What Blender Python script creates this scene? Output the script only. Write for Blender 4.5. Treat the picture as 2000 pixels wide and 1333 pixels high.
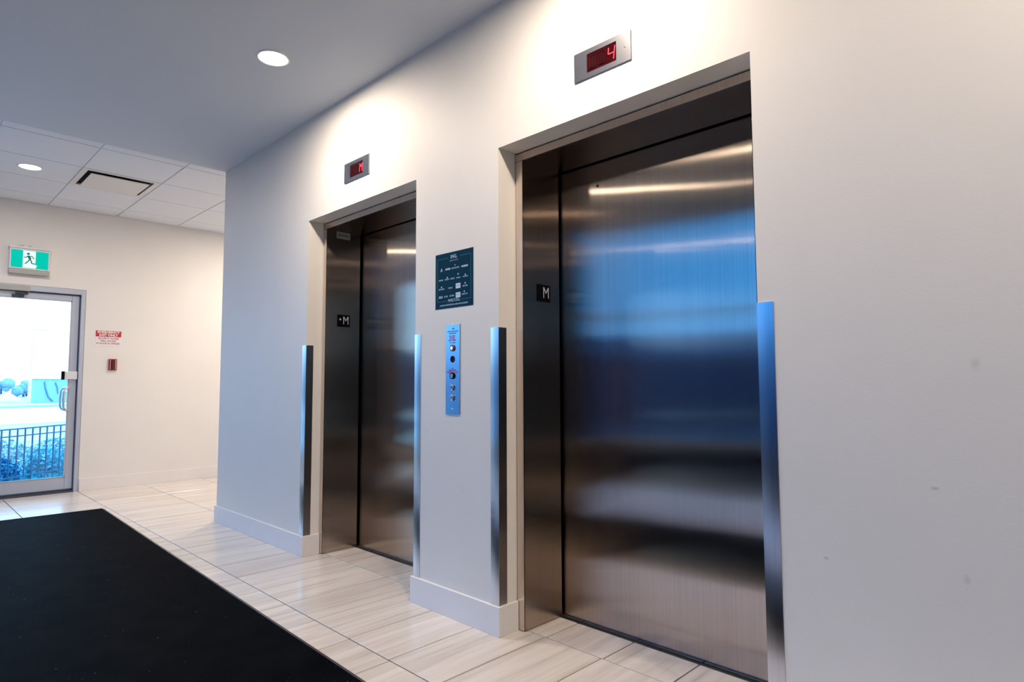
import bpy, bmesh, math, random
from mathutils import Vector, Matrix, Euler
random.seed(7)
for o in list(bpy.data.objects): bpy.data.objects.remove(o)
SC = bpy.context.scene
COL = SC.collection
R = math.radians

# ------------------------------------------------------------------ camera
FPX = 1210.5
cd = bpy.data.cameras.new('camera'); cam = bpy.data.objects.new('camera', cd); COL.objects.link(cam)
cd.sensor_width = 36.0; cd.lens = FPX / 2000 * 36.0; cd.clip_start = 0.03; cd.clip_end = 500
M = Matrix.Rotation(R(44.5753), 3, 'Z') @ Matrix.Rotation(R(93.8785), 3, 'X') @ Matrix.Rotation(R(-.2156), 3, 'Z')
cam.matrix_world = Matrix.Translation((0, 0, 1.15)) @ M.to_4x4()
SC.camera = cam

# ------------------------------------------------------------------ colour management
SC.view_settings.view_transform = 'Standard'; SC.view_settings.look = 'None'
SC.view_settings.gamma = 1; SC.view_settings.use_curve_mapping = False
SC.view_settings.exposure = 0.0
try: SC.cycles.use_denoising = True
except Exception: pass

# ------------------------------------------------------------------ sky and lamps
SKY_COL = (0.34, 0.635, 0.97); SKY_STR = 5.9
LAMP_COL = (1.0, 0.845, 0.68); LAMP_W = 24.0
w = bpy.data.worlds.new('overcast_sky'); SC.world = w; w.use_nodes = True
w.node_tree.nodes['Background'].inputs[0].default_value = (*SKY_COL, 1)
w.node_tree.nodes['Background'].inputs[1].default_value = SKY_STR
# downlights: x, y, ceiling height, power factor
ZC = 2.996; ZT = 3.069; ZH = 4.4
LAMPS = [(-3.346, 1.475, ZC, 1.0, None), (-6.775, .83, ZT, .6, None), (-1.46, 1.475, ZC, 1.0, None), (.45, 1.475, ZC, 1.0, None), (2.4, 1.475, ZC, .8, None),
         (-3.346, -.05, ZC, .15, None), (-1.46, -.05, ZC, .13, None), (.45, -.05, ZC, .12, None), (2.4, -.05, ZC, .10, None),
         (-6.775, 3.37, ZT, 1.9, None), (-6.775, -1.07, ZT, .5, None), (-6.775, 5.0, ZT, 1.0, None)]
WIN_Y = -5.0
# portals for the daylight openings (sampling aid only)
def portal(name, loc, rot, sx, sy):
    l = bpy.data.lights.new(name, 'AREA'); l.shape = 'RECTANGLE'; l.size = sx; l.size_y = sy
    l.cycles.is_portal = True
    o = bpy.data.objects.new(name, l); COL.objects.link(o); o.location = loc; o.rotation_euler = rot
portal('sky_portal', (-4.6, WIN_Y - .12, 2.2), (R(90), 0, 0), 6.6, 4.2)
portal('sky_portal', (-8.2, 1.0, 1.1), (0, R(-90), 0), 2.1, .95)

portal('sky_portal', (-8.22, -2.16, 1.5), (0, R(-90), 0), 2.7, 4.9)
# ------------------------------------------------------------------ helpers
def wloc(o):
    v = Vector((0, 0, 0))
    while o is not None: v += o.location; o = o.parent
    return v
def empty(name, loc):
    o = bpy.data.objects.new(name, None); COL.objects.link(o); o.location = loc; o.empty_display_size = .1
    return o
def tag(o, label=None, cat=None, group=None, kind=None):
    if label: o['label'] = label
    if cat: o['category'] = cat
    if group: o['group'] = group
    if kind: o['kind'] = kind
    return o
class MB:
    def __init__(s): s.bm = bmesh.new()
    def box(s, x0, x1, y0, y1, z0, z1, bev=0, seg=1):
        b = bmesh.new(); bmesh.ops.create_cube(b, size=1)
        for v in b.verts: v.co = Vector(((x0+x1)/2 + v.co.x*(x1-x0), (y0+y1)/2 + v.co.y*(y1-y0), (z0+z1)/2 + v.co.z*(z1-z0)))
        if bev: bmesh.ops.bevel(b, geom=list(b.edges), offset=bev, segments=seg, affect='EDGES', profile=.5)
        return s.add(b)
    def add(s, b):
        me = bpy.data.meshes.new('t'); b.to_mesh(me); b.free(); s.bm.from_mesh(me); bpy.data.meshes.remove(me); return s
    def cyl(s, p0, p1, r, n=16, r2=None):
        p0 = Vector(p0); p1 = Vector(p1); d = p1 - p0
        b = bmesh.new(); bmesh.ops.create_cone(b, cap_ends=True, segments=n, radius1=r, radius2=r if r2 is None else r2, depth=d.length)
        bmesh.ops.transform(b, matrix=Matrix.Translation((p0+p1)/2) @ Vector((0, 0, 1)).rotation_difference(d).to_matrix().to_4x4(), verts=b.verts)
        return s.add(b)
    def tube(s, pts, r, n=10):
        pts = [Vector(p) for p in pts]
        rings = []
        up = Vector((0, 0, 1))
        for i, p in enumerate(pts):
            d = (pts[min(i+1, len(pts)-1)] - pts[max(i-1, 0)]).normalized()
            a = d.cross(up if abs(d.z) < .95 else Vector((1, 0, 0))).normalized() if i == 0 else (a - d*a.dot(d)).normalized()
            b = d.cross(a)
            rings.append([s.bm.verts.new(p + (a*math.cos(2*math.pi*k/n) + b*math.sin(2*math.pi*k/n))*r) for k in range(n)])
        for i in range(len(rings)-1):
            for k in range(n): s.bm.faces.new((rings[i][k], rings[i][(k+1) % n], rings[i+1][(k+1) % n], rings[i+1][k]))
        s.bm.faces.new(rings[0][::-1]); s.bm.faces.new(rings[-1]); return s
    def lathe(s, prof, center, axis='z', n=40):
        # prof: (radius, height) list, revolved about an axis through center
        rings = []
        for r, h in prof:
            ring = []
            for k in range(n):
                c, q = math.cos(2*math.pi*k/n)*r, math.sin(2*math.pi*k/n)*r
                v = (c, q, h) if axis == 'z' else ((c, h, q) if axis == 'y' else (h, c, q))
                ring.append(s.bm.verts.new(Vector(v) + Vector(center)))
            rings.append(ring)
        for i in range(len(rings)-1):
            for k in range(n): s.bm.faces.new((rings[i][k], rings[i][(k+1) % n], rings[i+1][(k+1) % n], rings[i+1][k]))
        return s
    def disc(s, center, r, axis='z', n=40):
        vs = []
        for k in range(n):
            c, q = math.cos(2*math.pi*k/n)*r, math.sin(2*math.pi*k/n)*r
            v = (c, q, 0) if axis == 'z' else ((c, 0, q) if axis == 'y' else (0, c, q))
            vs.append(s.bm.verts.new(Vector(v) + Vector(center)))
        s.bm.faces.new(vs); return s
    def prism(s, poly, y0, y1, plane='xz'):
        # polygon of (a,b) extruded along the third axis
        def P(a, b, t): return Vector((a, t, b)) if plane == 'xz' else (Vector((t, a, b)) if plane == 'yz' else Vector((a, b, t)))
        f = [s.bm.verts.new(P(a, b, y0)) for a, b in poly]; g = [s.bm.verts.new(P(a, b, y1)) for a, b in poly]
        s.bm.faces.new(f); s.bm.faces.new(g[::-1])
        for i in range(len(poly)):
            j = (i+1) % len(poly); s.bm.faces.new((f[i], g[i], g[j], f[j]))
        return s
    def build(s, name, mat, parent=None, smooth=False, weld=False):
        if weld: bmesh.ops.remove_doubles(s.bm, verts=s.bm.verts, dist=1e-5)
        bmesh.ops.recalc_face_normals(s.bm, faces=s.bm.faces)
        off = wloc(parent) if parent is not None else Vector((0, 0, 0))
        for v in s.bm.verts: v.co -= off
        me = bpy.data.meshes.new(name); s.bm.to_mesh(me); s.bm.free()
        if smooth:
            for p in me.polygons: p.use_smooth = True
            try: me.set_sharp_from_angle(angle=R(35))
            except Exception: pass
        me.materials.append(mat)
        o = bpy.data.objects.new(name, me); COL.objects.link(o)
        if parent is not None: o.parent = parent
        return o
def text(name, s, loc, size, mat, parent, face='-y', sx=1.0, depth=.0004, align='CENTER', bold=0, spacing=1.0):
    cu = bpy.data.curves.new(name, 'FONT'); cu.body = s; cu.size = size; cu.align_x = align; cu.align_y = 'CENTER'
    cu.extrude = depth; cu.offset = bold; cu.space_character = spacing; cu.resolution_u = 2
    t = bpy.data.objects.new('t', cu); COL.objects.link(t)
    dg = bpy.context.evaluated_depsgraph_get(); dg.update()
    me = bpy.data.meshes.new_from_object(t.evaluated_get(dg)); bpy.data.objects.remove(t); bpy.data.curves.remove(cu)
    if face == '-y': m = Matrix.Rotation(R(90), 4, 'X')
    elif face == '+x': m = Matrix.Rotation(R(90), 4, 'Z') @ Matrix.Rotation(R(90), 4, 'X')
    me.transform(Matrix.Translation(Vector(loc) - wloc(parent)) @ m @ Matrix.Diagonal((sx, 1, 1, 1)))
    me.materials.clear(); me.materials.append(mat); me.name = name
    o = bpy.data.objects.new(name, me); COL.objects.link(o); o.parent = parent
    return o

# ------------------------------------------------------------------ materials
def mat(name, col=(.8, .8, .8), rough=.5, metal=0, **kw):
    m = bpy.data.materials.new(name); m.use_nodes = True
    b = m.node_tree.nodes['Principled BSDF']
    b.inputs['Base Color'].default_value = (*col, 1); b.inputs['Roughness'].default_value = rough; b.inputs['Metallic'].default_value = metal
    for k, v in kw.items(): b.inputs[k.replace('_', ' ')].default_value = v
    return m
def N(m, t, **kw):
    n = m.node_tree.nodes.new(t)
    for k, v in kw.items(): setattr(n, k, v)
    return n
def L(m, a, b): m.node_tree.links.new(a, b)
def BS(m): return m.node_tree.nodes['Principled BSDF']
def noise(m, scale, detail=3, vec=None, mapscale=None, coord='Object', rough=.5):
    tc = N(m, 'ShaderNodeTexCoord'); mp = N(m, 'ShaderNodeMapping'); n = N(m, 'ShaderNodeTexNoise')
    L(m, vec if vec is not None else tc.outputs[coord], mp.inputs[0])
    if mapscale: mp.inputs['Scale'].default_value = mapscale
    n.inputs['Scale'].default_value = scale; n.inputs['Detail'].default_value = detail; n.inputs['Roughness'].default_value = rough
    L(m, mp.outputs[0], n.inputs['Vector']); return n
def ramp(m, src, stops):
    r = N(m, 'ShaderNodeValToRGB'); e = r.color_ramp.elements
    while len(e) > 2: e.remove(e[-1])
    for i, (p, c) in enumerate(stops):
        el = e[i] if i < 2 else e.new(p)
        el.position = p; el.color = (*c, 1) if not isinstance(c, (int, float)) else (c, c, c, 1)
    L(m, src, r.inputs[0]); return r
def bump(m, src, strength, dist):
    b = N(m, 'ShaderNodeBump'); b.inputs['Strength'].default_value = strength; b.inputs['Distance'].default_value = dist
    L(m, src, b.inputs['Height']); L(m, b.outputs[0], BS(m).inputs['Normal']); return b

def wall_paint(name, col, spots=()):
    m = mat(name, col, .55, Specular_IOR_Level=.35)
    n = noise(m, 3.0, 4); r = ramp(m, n.outputs[0], [(.3, tuple(c*.975 for c in col)), (.7, col)])
    out = r.outputs[0]
    tc = N(m, 'ShaderNodeTexCoord')
    for (p, rad, amt, squash) in spots:      # scuffs and smudges with a place and shape of their own
        mp = N(m, 'ShaderNodeMapping'); mp.inputs['Location'].default_value = [-a*b for a, b in zip(p, squash)]; mp.inputs['Scale'].default_value = squash
        L(m, tc.outputs['Object'], mp.inputs[0])
        nz = noise(m, 60, 2, vec=tc.outputs['Object'])
        ln = N(m, 'ShaderNodeVectorMath', operation='LENGTH'); L(m, mp.outputs[0], ln.inputs[0])
        ad = N(m, 'ShaderNodeMath', operation='MULTIPLY_ADD'); L(m, nz.outputs[0], ad.inputs[0]); ad.inputs[1].default_value = rad*.8; L(m, ln.outputs['Value'], ad.inputs[2])
        mr = N(m, 'ShaderNodeMapRange'); mr.inputs['From Min'].default_value = rad*.6; mr.inputs['From Max'].default_value = rad*1.5
        mr.inputs['To Min'].default_value = amt; mr.inputs['To Max'].default_value = 0; L(m, ad.outputs[0], mr.inputs['Value'])
        mx = N(m, 'ShaderNodeMix', data_type='RGBA'); L(m, mr.outputs[0], mx.inputs['Factor']); L(m, out, mx.inputs['A']); mx.inputs['B'].default_value = (.25, .23, .22, 1)
        out = mx.outputs['Result']
    L(m, out, BS(m).inputs['Base Color'])
    f = noise(m, 160, 3); bump(m, f.outputs[0], .12, .002)
    return m
M_wall = wall_paint('wall_paint_offwhite', (.81, .775, .73), [
    ((-.277, 2.02, 1.197), .012, .22, (1, 1, .6)), ((-.38, 2.02, .86), .006, .45, (.5, 1, 1)), ((-.17, 2.02, .78), .004, .35, (1, 1, .3)),
    ((-.665, 2.02, .62), .005, .35, (.5, 1, 1)), ((-2.33, 2.02, .62), .006, .25, (1, 1, .8)), ((-2.42, 2.02, .93), .007, .2, (1, 1, .8)), ((-2.62, 2.02, .9), .008, .15, (.6, 1, 1)),
    ((-.32, 2.02, .63), .009, .2, (1, 1, .6))])
M_wall_far = wall_paint('wall_paint_far', (.82, .80, .78))
M_ceil = mat('ceiling_paint', (.64, .68, .75), .9, Specular_IOR_Level=.1)  # white paint cooled in colour to carry the blue daylight
f = noise(M_ceil, 220, 2); bump(M_ceil, f.outputs[0], .05, .001)
M_base = wall_paint('baseboard_paint', (.84, .81, .79), [((-2.15, 2.0, .07), .008, .6, (1.2, 1, .5)), ((-2.16, 2.0, .085), .005, .5, (.4, 1, 1)), ((-2.083, 2.0, .075), .006, .7, (1, 1, .45)), ((-2.42, 2.0, .08), .005, .45, (1, 1, 1)), ((-2.083, 2.0, .02), .007, .5, (1, 1, .6)), ((-2.735, 2.0, .02), .006, .5, (1, 1, .5))])
M_actile = mat('acoustic_tile', (.78, .82, .90), .95, Specular_IOR_Level=.05)  # white tile with the blue of the daylight mixed into its colour
f = noise(M_actile, 300, 3); bump(M_actile, f.outputs[0], .35, .002)
M_tbar = mat('t_bar_white', (.74, .74, .75), .45)
M_plenum = mat('plenum_dark', (.03, .03, .035), .9)

def steel(name, tangent, base=(.46, .385, .325), along=.004, across=.17, warp=1.0, soft=.32):
    # vertically brushed stainless steel: highlights spread sideways (across) and stay tight up and down (along)
    m = bpy.data.materials.new(name); m.use_nodes = True; nt = m.node_tree; nt.nodes.remove(nt.nodes['Principled BSDF'])
    gl = N(m, 'ShaderNodeBsdfAnisotropic'); gl.distribution = 'BECKMANN'
    gl.inputs['Roughness'].default_value = (across*along)**.25
    gl.inputs['Anisotropy'].default_value = -(1 - (along/across)**.5)
    c = N(m, 'ShaderNodeCombineXYZ')
    for i in range(3): c.inputs[i].default_value = tangent[i]
    L(m, c.outputs[0], gl.inputs['Tangent'])
    g = noise(m, 150, 3, mapscale=(1, 1, .004)); r = ramp(m, g.outputs[0], [(.3, tuple(x*.94 for x in base)), (.7, tuple(min(1, x*1.05) for x in base))])
    g2 = noise(m, 5, 2, mapscale=(1, 1, .02)); mx = N(m, 'ShaderNodeMix', data_type='RGBA', blend_type='MULTIPLY'); mx.inputs['Factor'].default_value = .5
    r2 = ramp(m, g2.outputs[0], [(.3, .86), (.65, 1.0)]); L(m, r.outputs[0], mx.inputs['A']); L(m, r2.outputs[0], mx.inputs['B'])
    L(m, mx.outputs['Result'], gl.inputs['Color'])
    if warp:
        wn = noise(m, 1.8, 1, mapscale=(1, 1, .7)); b = N(m, 'ShaderNodeBump'); b.inputs['Strength'].default_value = .35; b.inputs['Distance'].default_value = .005*warp
        L(m, wn.outputs[0], b.inputs['Height']); L(m, b.outputs[0], gl.inputs['Normal'])
    g3 = N(m, 'ShaderNodeBsdfAnisotropic'); g3.distribution = 'BECKMANN'
    al2 = .016; g3.inputs['Roughness'].default_value = (across*1.3*al2)**.25; g3.inputs['Anisotropy'].default_value = -(1 - (al2/across/1.3)**.5)
    for lk in list(nt.links):
        if lk.to_node == gl: nt.links.new(lk.from_socket, g3.inputs[lk.to_socket.name])
    mxs = N(m, 'ShaderNodeMixShader'); mxs.inputs[0].default_value = soft; L(m, gl.outputs[0], mxs.inputs[1]); L(m, g3.outputs[0], mxs.inputs[2])
    L(m, mxs.outputs[0], nt.nodes['Material Output'].inputs[0])
    return m
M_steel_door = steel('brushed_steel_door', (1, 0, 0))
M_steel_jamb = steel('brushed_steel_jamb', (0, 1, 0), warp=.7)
M_steel_front = steel('brushed_steel_front_lit', (1, 0, 0), base=(.76, .67, .60), warp=.4)  # paler copy of the steel, lit look of the fronts painted in
M_steel_head = steel('brushed_steel_header_shaded', (0, 1, 0), base=(.34, .31, .29), warp=.4)  # darker copy of the steel, shade under the header painted in
M_steel_sill = mat('sill_aluminium', (.22, .22, .23), .4, 1.0)
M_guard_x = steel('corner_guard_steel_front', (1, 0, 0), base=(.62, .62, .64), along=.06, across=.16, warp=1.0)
M_guard_y = steel('corner_guard_steel_return_shaded', (0, 1, 0), base=(.34, .31, .30), along=.05, across=.15, warp=.5)  # same guard steel, shade of the return put into the base
M_black = mat('black_void', (.004, .004, .004), .8)
M_plate = mat('plate_steel', (.46, .46, .49), .30, 1.0)
f = noise(M_plate, 14, 3, mapscale=(1, 1, .6)); bump(M_plate, f.outputs[0], .05, .002)
M_panelsteel = mat('call_panel_blue_reflection', (.22, .40, .60), .25, 1.0)  # blue window reflection is put into the steel's base colour
M_chrome = mat('chrome', (.75, .75, .77), .12, 1.0)
M_screw = mat('screw', (.7, .7, .7), .2, 1.0)
M_alu = mat('anodised_aluminium', (.50, .55, .66), .42, .55)
f = noise(M_alu, 60, 2, mapscale=(1, 1, .05)); bump(M_alu, f.outputs[0], .05, .001)
M_handle = mat('handle_satin', (.62, .64, .70), .35, .6)
M_alu_dark = mat('door_gasket', (.05, .06, .09), .6)
M_white_pl = mat('white_plastic', (.75, .75, .77), .35)
M_black_pl = mat('black_plastic', (.003, .003, .004), .4, Specular_IOR_Level=.06)
M_redglass = mat('display_red_window', (.035, .0012, .003), .15, Specular_IOR_Level=.2)
M_redoff = mat('display_unlit_segment', (.012, .001, .002), .4, Specular_IOR_Level=.1)
def emit(name, col, s):
    m = mat(name, (0, 0, 0), .5, Specular_IOR_Level=.04); b = BS(m); b.inputs['Emission Color'].default_value = (*col, 1); b.inputs['Emission Strength'].default_value = s; return m
M_led = emit('red_led', (1, .10, .13), 1.6)
M_lens = emit('downlight_lens', (1.0, .93, .82), 12.0)
M_green = emit('exit_green', (0, .62, .48), .95)
M_exitwhite = emit('exit_white', (.85, 1, .97), 1.0)
M_exitfig = emit('exit_figure', (.02, .30, .24), .6)
M_poster = mat('poster_teal', (.0012, .034, .068), .5, Specular_IOR_Level=.05)
M_posterline = mat('poster_line', (.03, .13, .2), .4)
M_posterink = mat('poster_ink', (.30, .42, .52), .4)
M_posterwhite = mat('poster_white', (.62, .68, .80), .4)
M_ink = mat('engraving', (.05, .08, .16), .5)
M_redink = mat('red_ink', (.42, .05, .2), .5)
M_signred = mat('sign_red', (.52, .015, .03), .4)
M_signwhite = mat('sign_white', (.85, .82, .82), .4)
M_signink = mat('sign_maroon_ink', (.45, .09, .16), .5)
M_alarm = mat('alarm_red', (.28, .015, .02), .35)
M_alarm_dk = mat('alarm_dark_red', (.10, .004, .008), .3)
M_grey = mat('sign_base_grey', (.42, .43, .41), .5)
M_label = mat('old_label', (.40, .39, .36), .7)
M_labelink = mat('label_ink', (.05, .05, .04), .7)

# floor tiles: vein-cut stone, grain along the long side
M_tile = mat('vein_cut_tile', (.7, .64, .58), .22, Specular_IOR_Level=.5)
oi = N(M_tile, 'ShaderNodeObjectInfo'); tc = N(M_tile, 'ShaderNodeTexCoord')
ml = N(M_tile, 'ShaderNodeMath', operation='MULTIPLY'); ml.inputs[1].default_value = 57.0; L(M_tile, oi.outputs['Random'], ml.inputs[0])
ad = N(M_tile, 'ShaderNodeVectorMath', operation='ADD'); L(M_tile, tc.outputs['Object'], ad.inputs[0]); L(M_tile, ml.outputs[0], ad.inputs[1])
wv = noise(M_tile, 9, 2, vec=ad.outputs[0], mapscale=(.6, .25, 1))
ad2 = N(M_tile, 'ShaderNodeMix', data_type='RGBA'); ad2.inputs['Factor'].default_value = .03; L(M_tile, ad.outputs[0], ad2.inputs['A']); L(M_tile, wv.outputs[1], ad2.inputs['B'])
v1 = noise(M_tile, 26, 5, vec=ad2.outputs['Result'], mapscale=(1, .045, 1), rough=.6)
v2 = noise(M_tile, 7, 3, vec=ad2.outputs['Result'], mapscale=(1, .05, 1))
r1 = ramp(M_tile, v1.outputs[0], [(.28, (.60, .53, .475)), (.45, (.755, .69, .635)), (.62, (.83, .77, .715)), (.78, (.87, .82, .77))])
r2 = ramp(M_tile, v2.outputs[0], [(.32, (.86, .845, .84)), (.6, (1, 1, 1))])
mx = N(M_tile, 'ShaderNodeMix', data_type='RGBA', blend_type='MULTIPLY'); mx.inputs['Factor'].default_value = .8
L(M_tile, r1.outputs[0], mx.inputs['A']); L(M_tile, r2.outputs[0], mx.inputs['B'])
vr = N(M_tile, 'ShaderNodeMapRange'); vr.inputs['To Min'].default_value = .92; vr.inputs['To Max'].default_value = 1.03; L(M_tile, oi.outputs['Random'], vr.inputs['Value'])
m3 = N(M_tile, 'ShaderNodeVectorMath', operation='SCALE'); L(M_tile, mx.outputs['Result'], m3.inputs[0]); L(M_tile, vr.outputs[0], m3.inputs['Scale'])
L(M_tile, m3.outputs[0], BS(M_tile).inputs['Base Color'])
bump(M_tile, v1.outputs[0], .03, .001)
M_grout = mat('grout', (.05, .036, .028), .95)
M_mat = mat('carpet_black', (.005, .005, .006), .55, Specular_IOR_Level=.005)
n1 = noise(M_mat, 420, 3); n2 = noise(M_mat, 6, 4); n3 = noise(M_mat, 55, 1)
ra = ramp(M_mat, n2.outputs[0], [(.3, (.0018, .0026, .0042)), (.7, (.0060, .0064, .0080))])
rl = ramp(M_mat, n3.outputs[0], [(.79, 0.0), (.82, 1.0)])      # specks of lint
mx = N(M_mat, 'ShaderNodeMix', data_type='RGBA'); L(M_mat, rl.outputs[0], mx.inputs['Factor']); L(M_mat, ra.outputs[0], mx.inputs['A']); mx.inputs['B'].default_value = (.16, .15, .14, 1)
L(M_mat, mx.outputs['Result'], BS(M_mat).inputs['Base Color']); bump(M_mat, n1.outputs[0], .8, .004)
M_mat2 = mat('entrance_carpet_blue_sheen', (.003, .007, .02), .95, Specular_IOR_Level=.0)  # grazing blue sheen of the dark mat painted as base colour
M_rubber = mat('mat_rubber_edge', (.055, .055, .07), .45)

def glass(name, tint=(.93, .97, 1.0)):
    m = bpy.data.materials.new(name); m.use_nodes = True; nt = m.node_tree; nt.nodes.remove(nt.nodes['Principled BSDF'])
    o = nt.nodes['Material Output']; a = N(m, 'ShaderNodeBsdfTransparent'); a.inputs[0].default_value = (*tint, 1)
    g = N(m, 'ShaderNodeBsdfGlossy'); g.inputs['Roughness'].default_value = .02; fr = N(m, 'ShaderNodeFresnel'); fr.inputs[0].default_value = 1.45
    mx = N(m, 'ShaderNodeMixShader'); L(m, fr.outputs[0], mx.inputs[0]); L(m, a.outputs[0], mx.inputs[1]); L(m, g.outputs[0], mx.inputs[2]); L(m, mx.outputs[0], o.inputs[0])
    return m
M_glass = glass('clear_glass')
M_glass_tint = glass('daylight_dimming_glass', (.27, .50, .68))  # tint chosen to dim the daylight from the bays opposite
M_glass_dark = glass('dark_dimming_glass', (.12, .17, .21))  # darker tint chosen to hold back blue light from the right

# ------------------------------------------------------------------ main dimensions
YW = 2.0215; YF = 2.137            # elevator wall face, face of the steel frames
XF = -8.10                          # far wall
XL = -5.485                         # end of the elevator wall
OP = [(-3.96, -2.728), (-2.08, -.851)]; ZO = 2.274
ZTOP = 4.6; XR = 4.2; YB = 6.2
S = .3144; TX = -1.292; TY = 1.5345; TW = 2*S

# ------------------------------------------------------------------ floor
fl = MB().box(XF, XR, WIN_Y, YB, -.12, -.004).build('floor', M_grout); tag(fl, 'pale vein-cut stone tile floor of the elevator lobby', 'floor', kind='structure')
g = .0027
tb = MB(); tb.box(g-S, -g, g, TW-g, -.012, 0, .0012)
tile0 = None; ntile = 0; rest = MB()
rowoff = {0: -.008, 1: 0.0, 2: .0, -1: .004}
for j in range(-11, 8):
    y0 = TY + TW*j
    if y0 >= YB-.01 or y0+TW <= WIN_Y+.01: continue
    for i in range(-18, 23):
        x1 = TX - S*i + rowoff.get(j, 0)
        if x1 < XF+.02 or x1-S > XR-.02: continue
        vis = (-1 <= j <= 1 and x1 < -.15 and not (j == 1 and x1 < XL-.1 and False)) or (j in (2, 3) and x1-S < XL+.05) or (j in (-2, -3) and x1 < -3.0)
        inside_core = j >= 1 and x1-S > XL+.05 and not (j == 1)
        if inside_core: continue
        if vis:
            if tile0 is None:
                tile0 = tb.build('floor_tile', M_tile, fl); o = tile0
            else:
                o = tile0.copy(); COL.objects.link(o); o.parent = fl
            dz = random.uniform(-.0004, .0004)
            o.location = (x1, y0, dz); ntile += 1
        else:
            a0, a1 = max(x1-S+g, XF), min(x1-g, XR); b0, b1 = max(y0+g, WIN_Y), min(y0+TW-g, YB)
            if a1 > a0 and b1 > b0: rest.box(a0, a1, b0, b1, -.012, 0)
ro = rest.build('floor_tile', M_tile, fl); ro['kind'] = 'stuff'

# ------------------------------------------------------------------ walls
core = MB()
core.box(XL, OP[0][0], YW, 5.0, 0, ZTOP); core.box(OP[0][1], OP[1][0], YW, 5.0, 0, ZTOP); core.box(OP[1][1], XR, YW, 5.0, 0, ZTOP)
for a, b in OP:
    core.box(a, b, YW, 5.0, ZO, ZTOP); core.box(a, b, 2.75, 5.0, 0, ZO)
wr = core.build('wall_right', M_wall); tag(wr, 'off-white wall holding the two elevator openings', 'wall', kind='structure')
DY0, DY1, DZ1 = .55, 1.538, 2.19      # exit door opening in the far wall
bw = MB()
WB0, WB1, WBZ = -4.6, .28, 2.85
bw.box(XF-.2, XF, DY1, YB, 0, ZTOP).box(XF-.2, XF, WIN_Y, WB0, 0, ZTOP).box(XF-.2, XF, WB1, DY0, 0, ZTOP).box(XF-.2, XF, WB0, WB1, WBZ, ZTOP).box(XF-.2, XF, WB0, WB1, 0, .12).box(XF-.2, XF, DY0, DY1, DZ1, ZTOP)
wb = bw.build('wall_back', M_wall_far); tag(wb, 'far off-white wall with the glass exit door', 'wall', kind='structure')
FW0, FW1, FWZ = -4.8, -.6, 2.85
wfr = MB().box(XR, XR+.2, WIN_Y, FW0, 0, ZTOP).box(XR, XR+.2, FW1, YW, 0, ZTOP).box(XR, XR+.2, FW0, FW1, FWZ, ZTOP).box(XR, XR+.2, FW0, FW1, 0, .12).build('wall_front', M_wall); tag(wfr, 'lobby end wall behind the camera', 'wall', kind='structure')
wc = MB().box(XF, XR, YB, YB+.2, 0, ZTOP).build('wall_corridor', M_wall_far); tag(wc, 'corridor end wall beyond the elevator core', 'wall', kind='structure')

# glazed front wall of the lobby, opposite the elevators (seen only in the steel)
wl = MB(); wl.box(XF, XR, WIN_Y-.2, WIN_Y, 0, .12).box(XF, XR, WIN_Y-.2, WIN_Y, 4.25, ZTOP)
wl.box(XF, XF+.3, WIN_Y-.2, WIN_Y, .12, 4.25).box(-1.3, -1.0, WIN_Y-.2, WIN_Y, .12, 4.25).box(XR-.3, XR, WIN_Y-.2, WIN_Y, .12, 4.25)
wlo = wl.build('wall_left', mat('dark_lobby_wall', (.07, .08, .11), .7)); tag(wlo, 'glazed lobby front opposite the elevators', 'wall', kind='structure')  # unseen wall darkened so it does not wash out the steel reflections
xs = [XF+.3 + k*(-1.3-XF-.3)/4 for k in range(5)]
bays = [(xs[k], xs[k+1], 0) for k in range(4)] + [(-1.0+k*(XR-.3+1.0)/3, -1.0+(k+1)*(XR-.3+1.0)/3, 1) for k in range(3)]
for k, (a, b, dark) in enumerate(bays):
    wn = empty('window_%d' % (k+1), ((a+b)/2, WIN_Y-.1, .12)); tag(wn, 'storefront window bay opposite the elevators', 'window', 'storefront bays', 'structure')
    fm = MB()
    fm.box(a, a+.03, WIN_Y-.15, WIN_Y-.04, .12, 4.25).box(b-.03, b, WIN_Y-.15, WIN_Y-.04, .12, 4.25)
    for z in (.12, 2.3, 4.19): fm.box(a+.03, b-.03, WIN_Y-.15, WIN_Y-.04, z, z+.06)
    fm.build('window_frame', M_alu, wn)
    for z0, z1 in ((.18, 2.3), (2.36, 4.19)): MB().box(a+.03, b-.03, WIN_Y-.105, WIN_Y-.095, z0, z1).build('pane', M_glass_dark if dark else M_glass_tint, wn)

for k in range(3):
    a, b = WB0+(WB1-WB0)*k/3, WB0+(WB1-WB0)*(k+1)/3
    wn = empty('window_%d' % (k+8), (XF-.1, (a+b)/2, .12)); tag(wn, 'storefront window bay left of the glass exit door', 'window', 'windows beside the exit door', 'structure')
    MB().box(XF-.15, XF-.04, a, a+.03, .12, WBZ).box(XF-.15, XF-.04, b-.03, b, .12, WBZ).box(XF-.15, XF-.04, a+.03, b-.03, .12, .18).box(XF-.15, XF-.04, a+.03, b-.03, WBZ-.06, WBZ).build('window_frame', M_alu, wn)
    MB().box(XF-.105, XF-.095, a+.03, b-.03, .18, WBZ-.06).build('pane', M_glass, wn)

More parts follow.
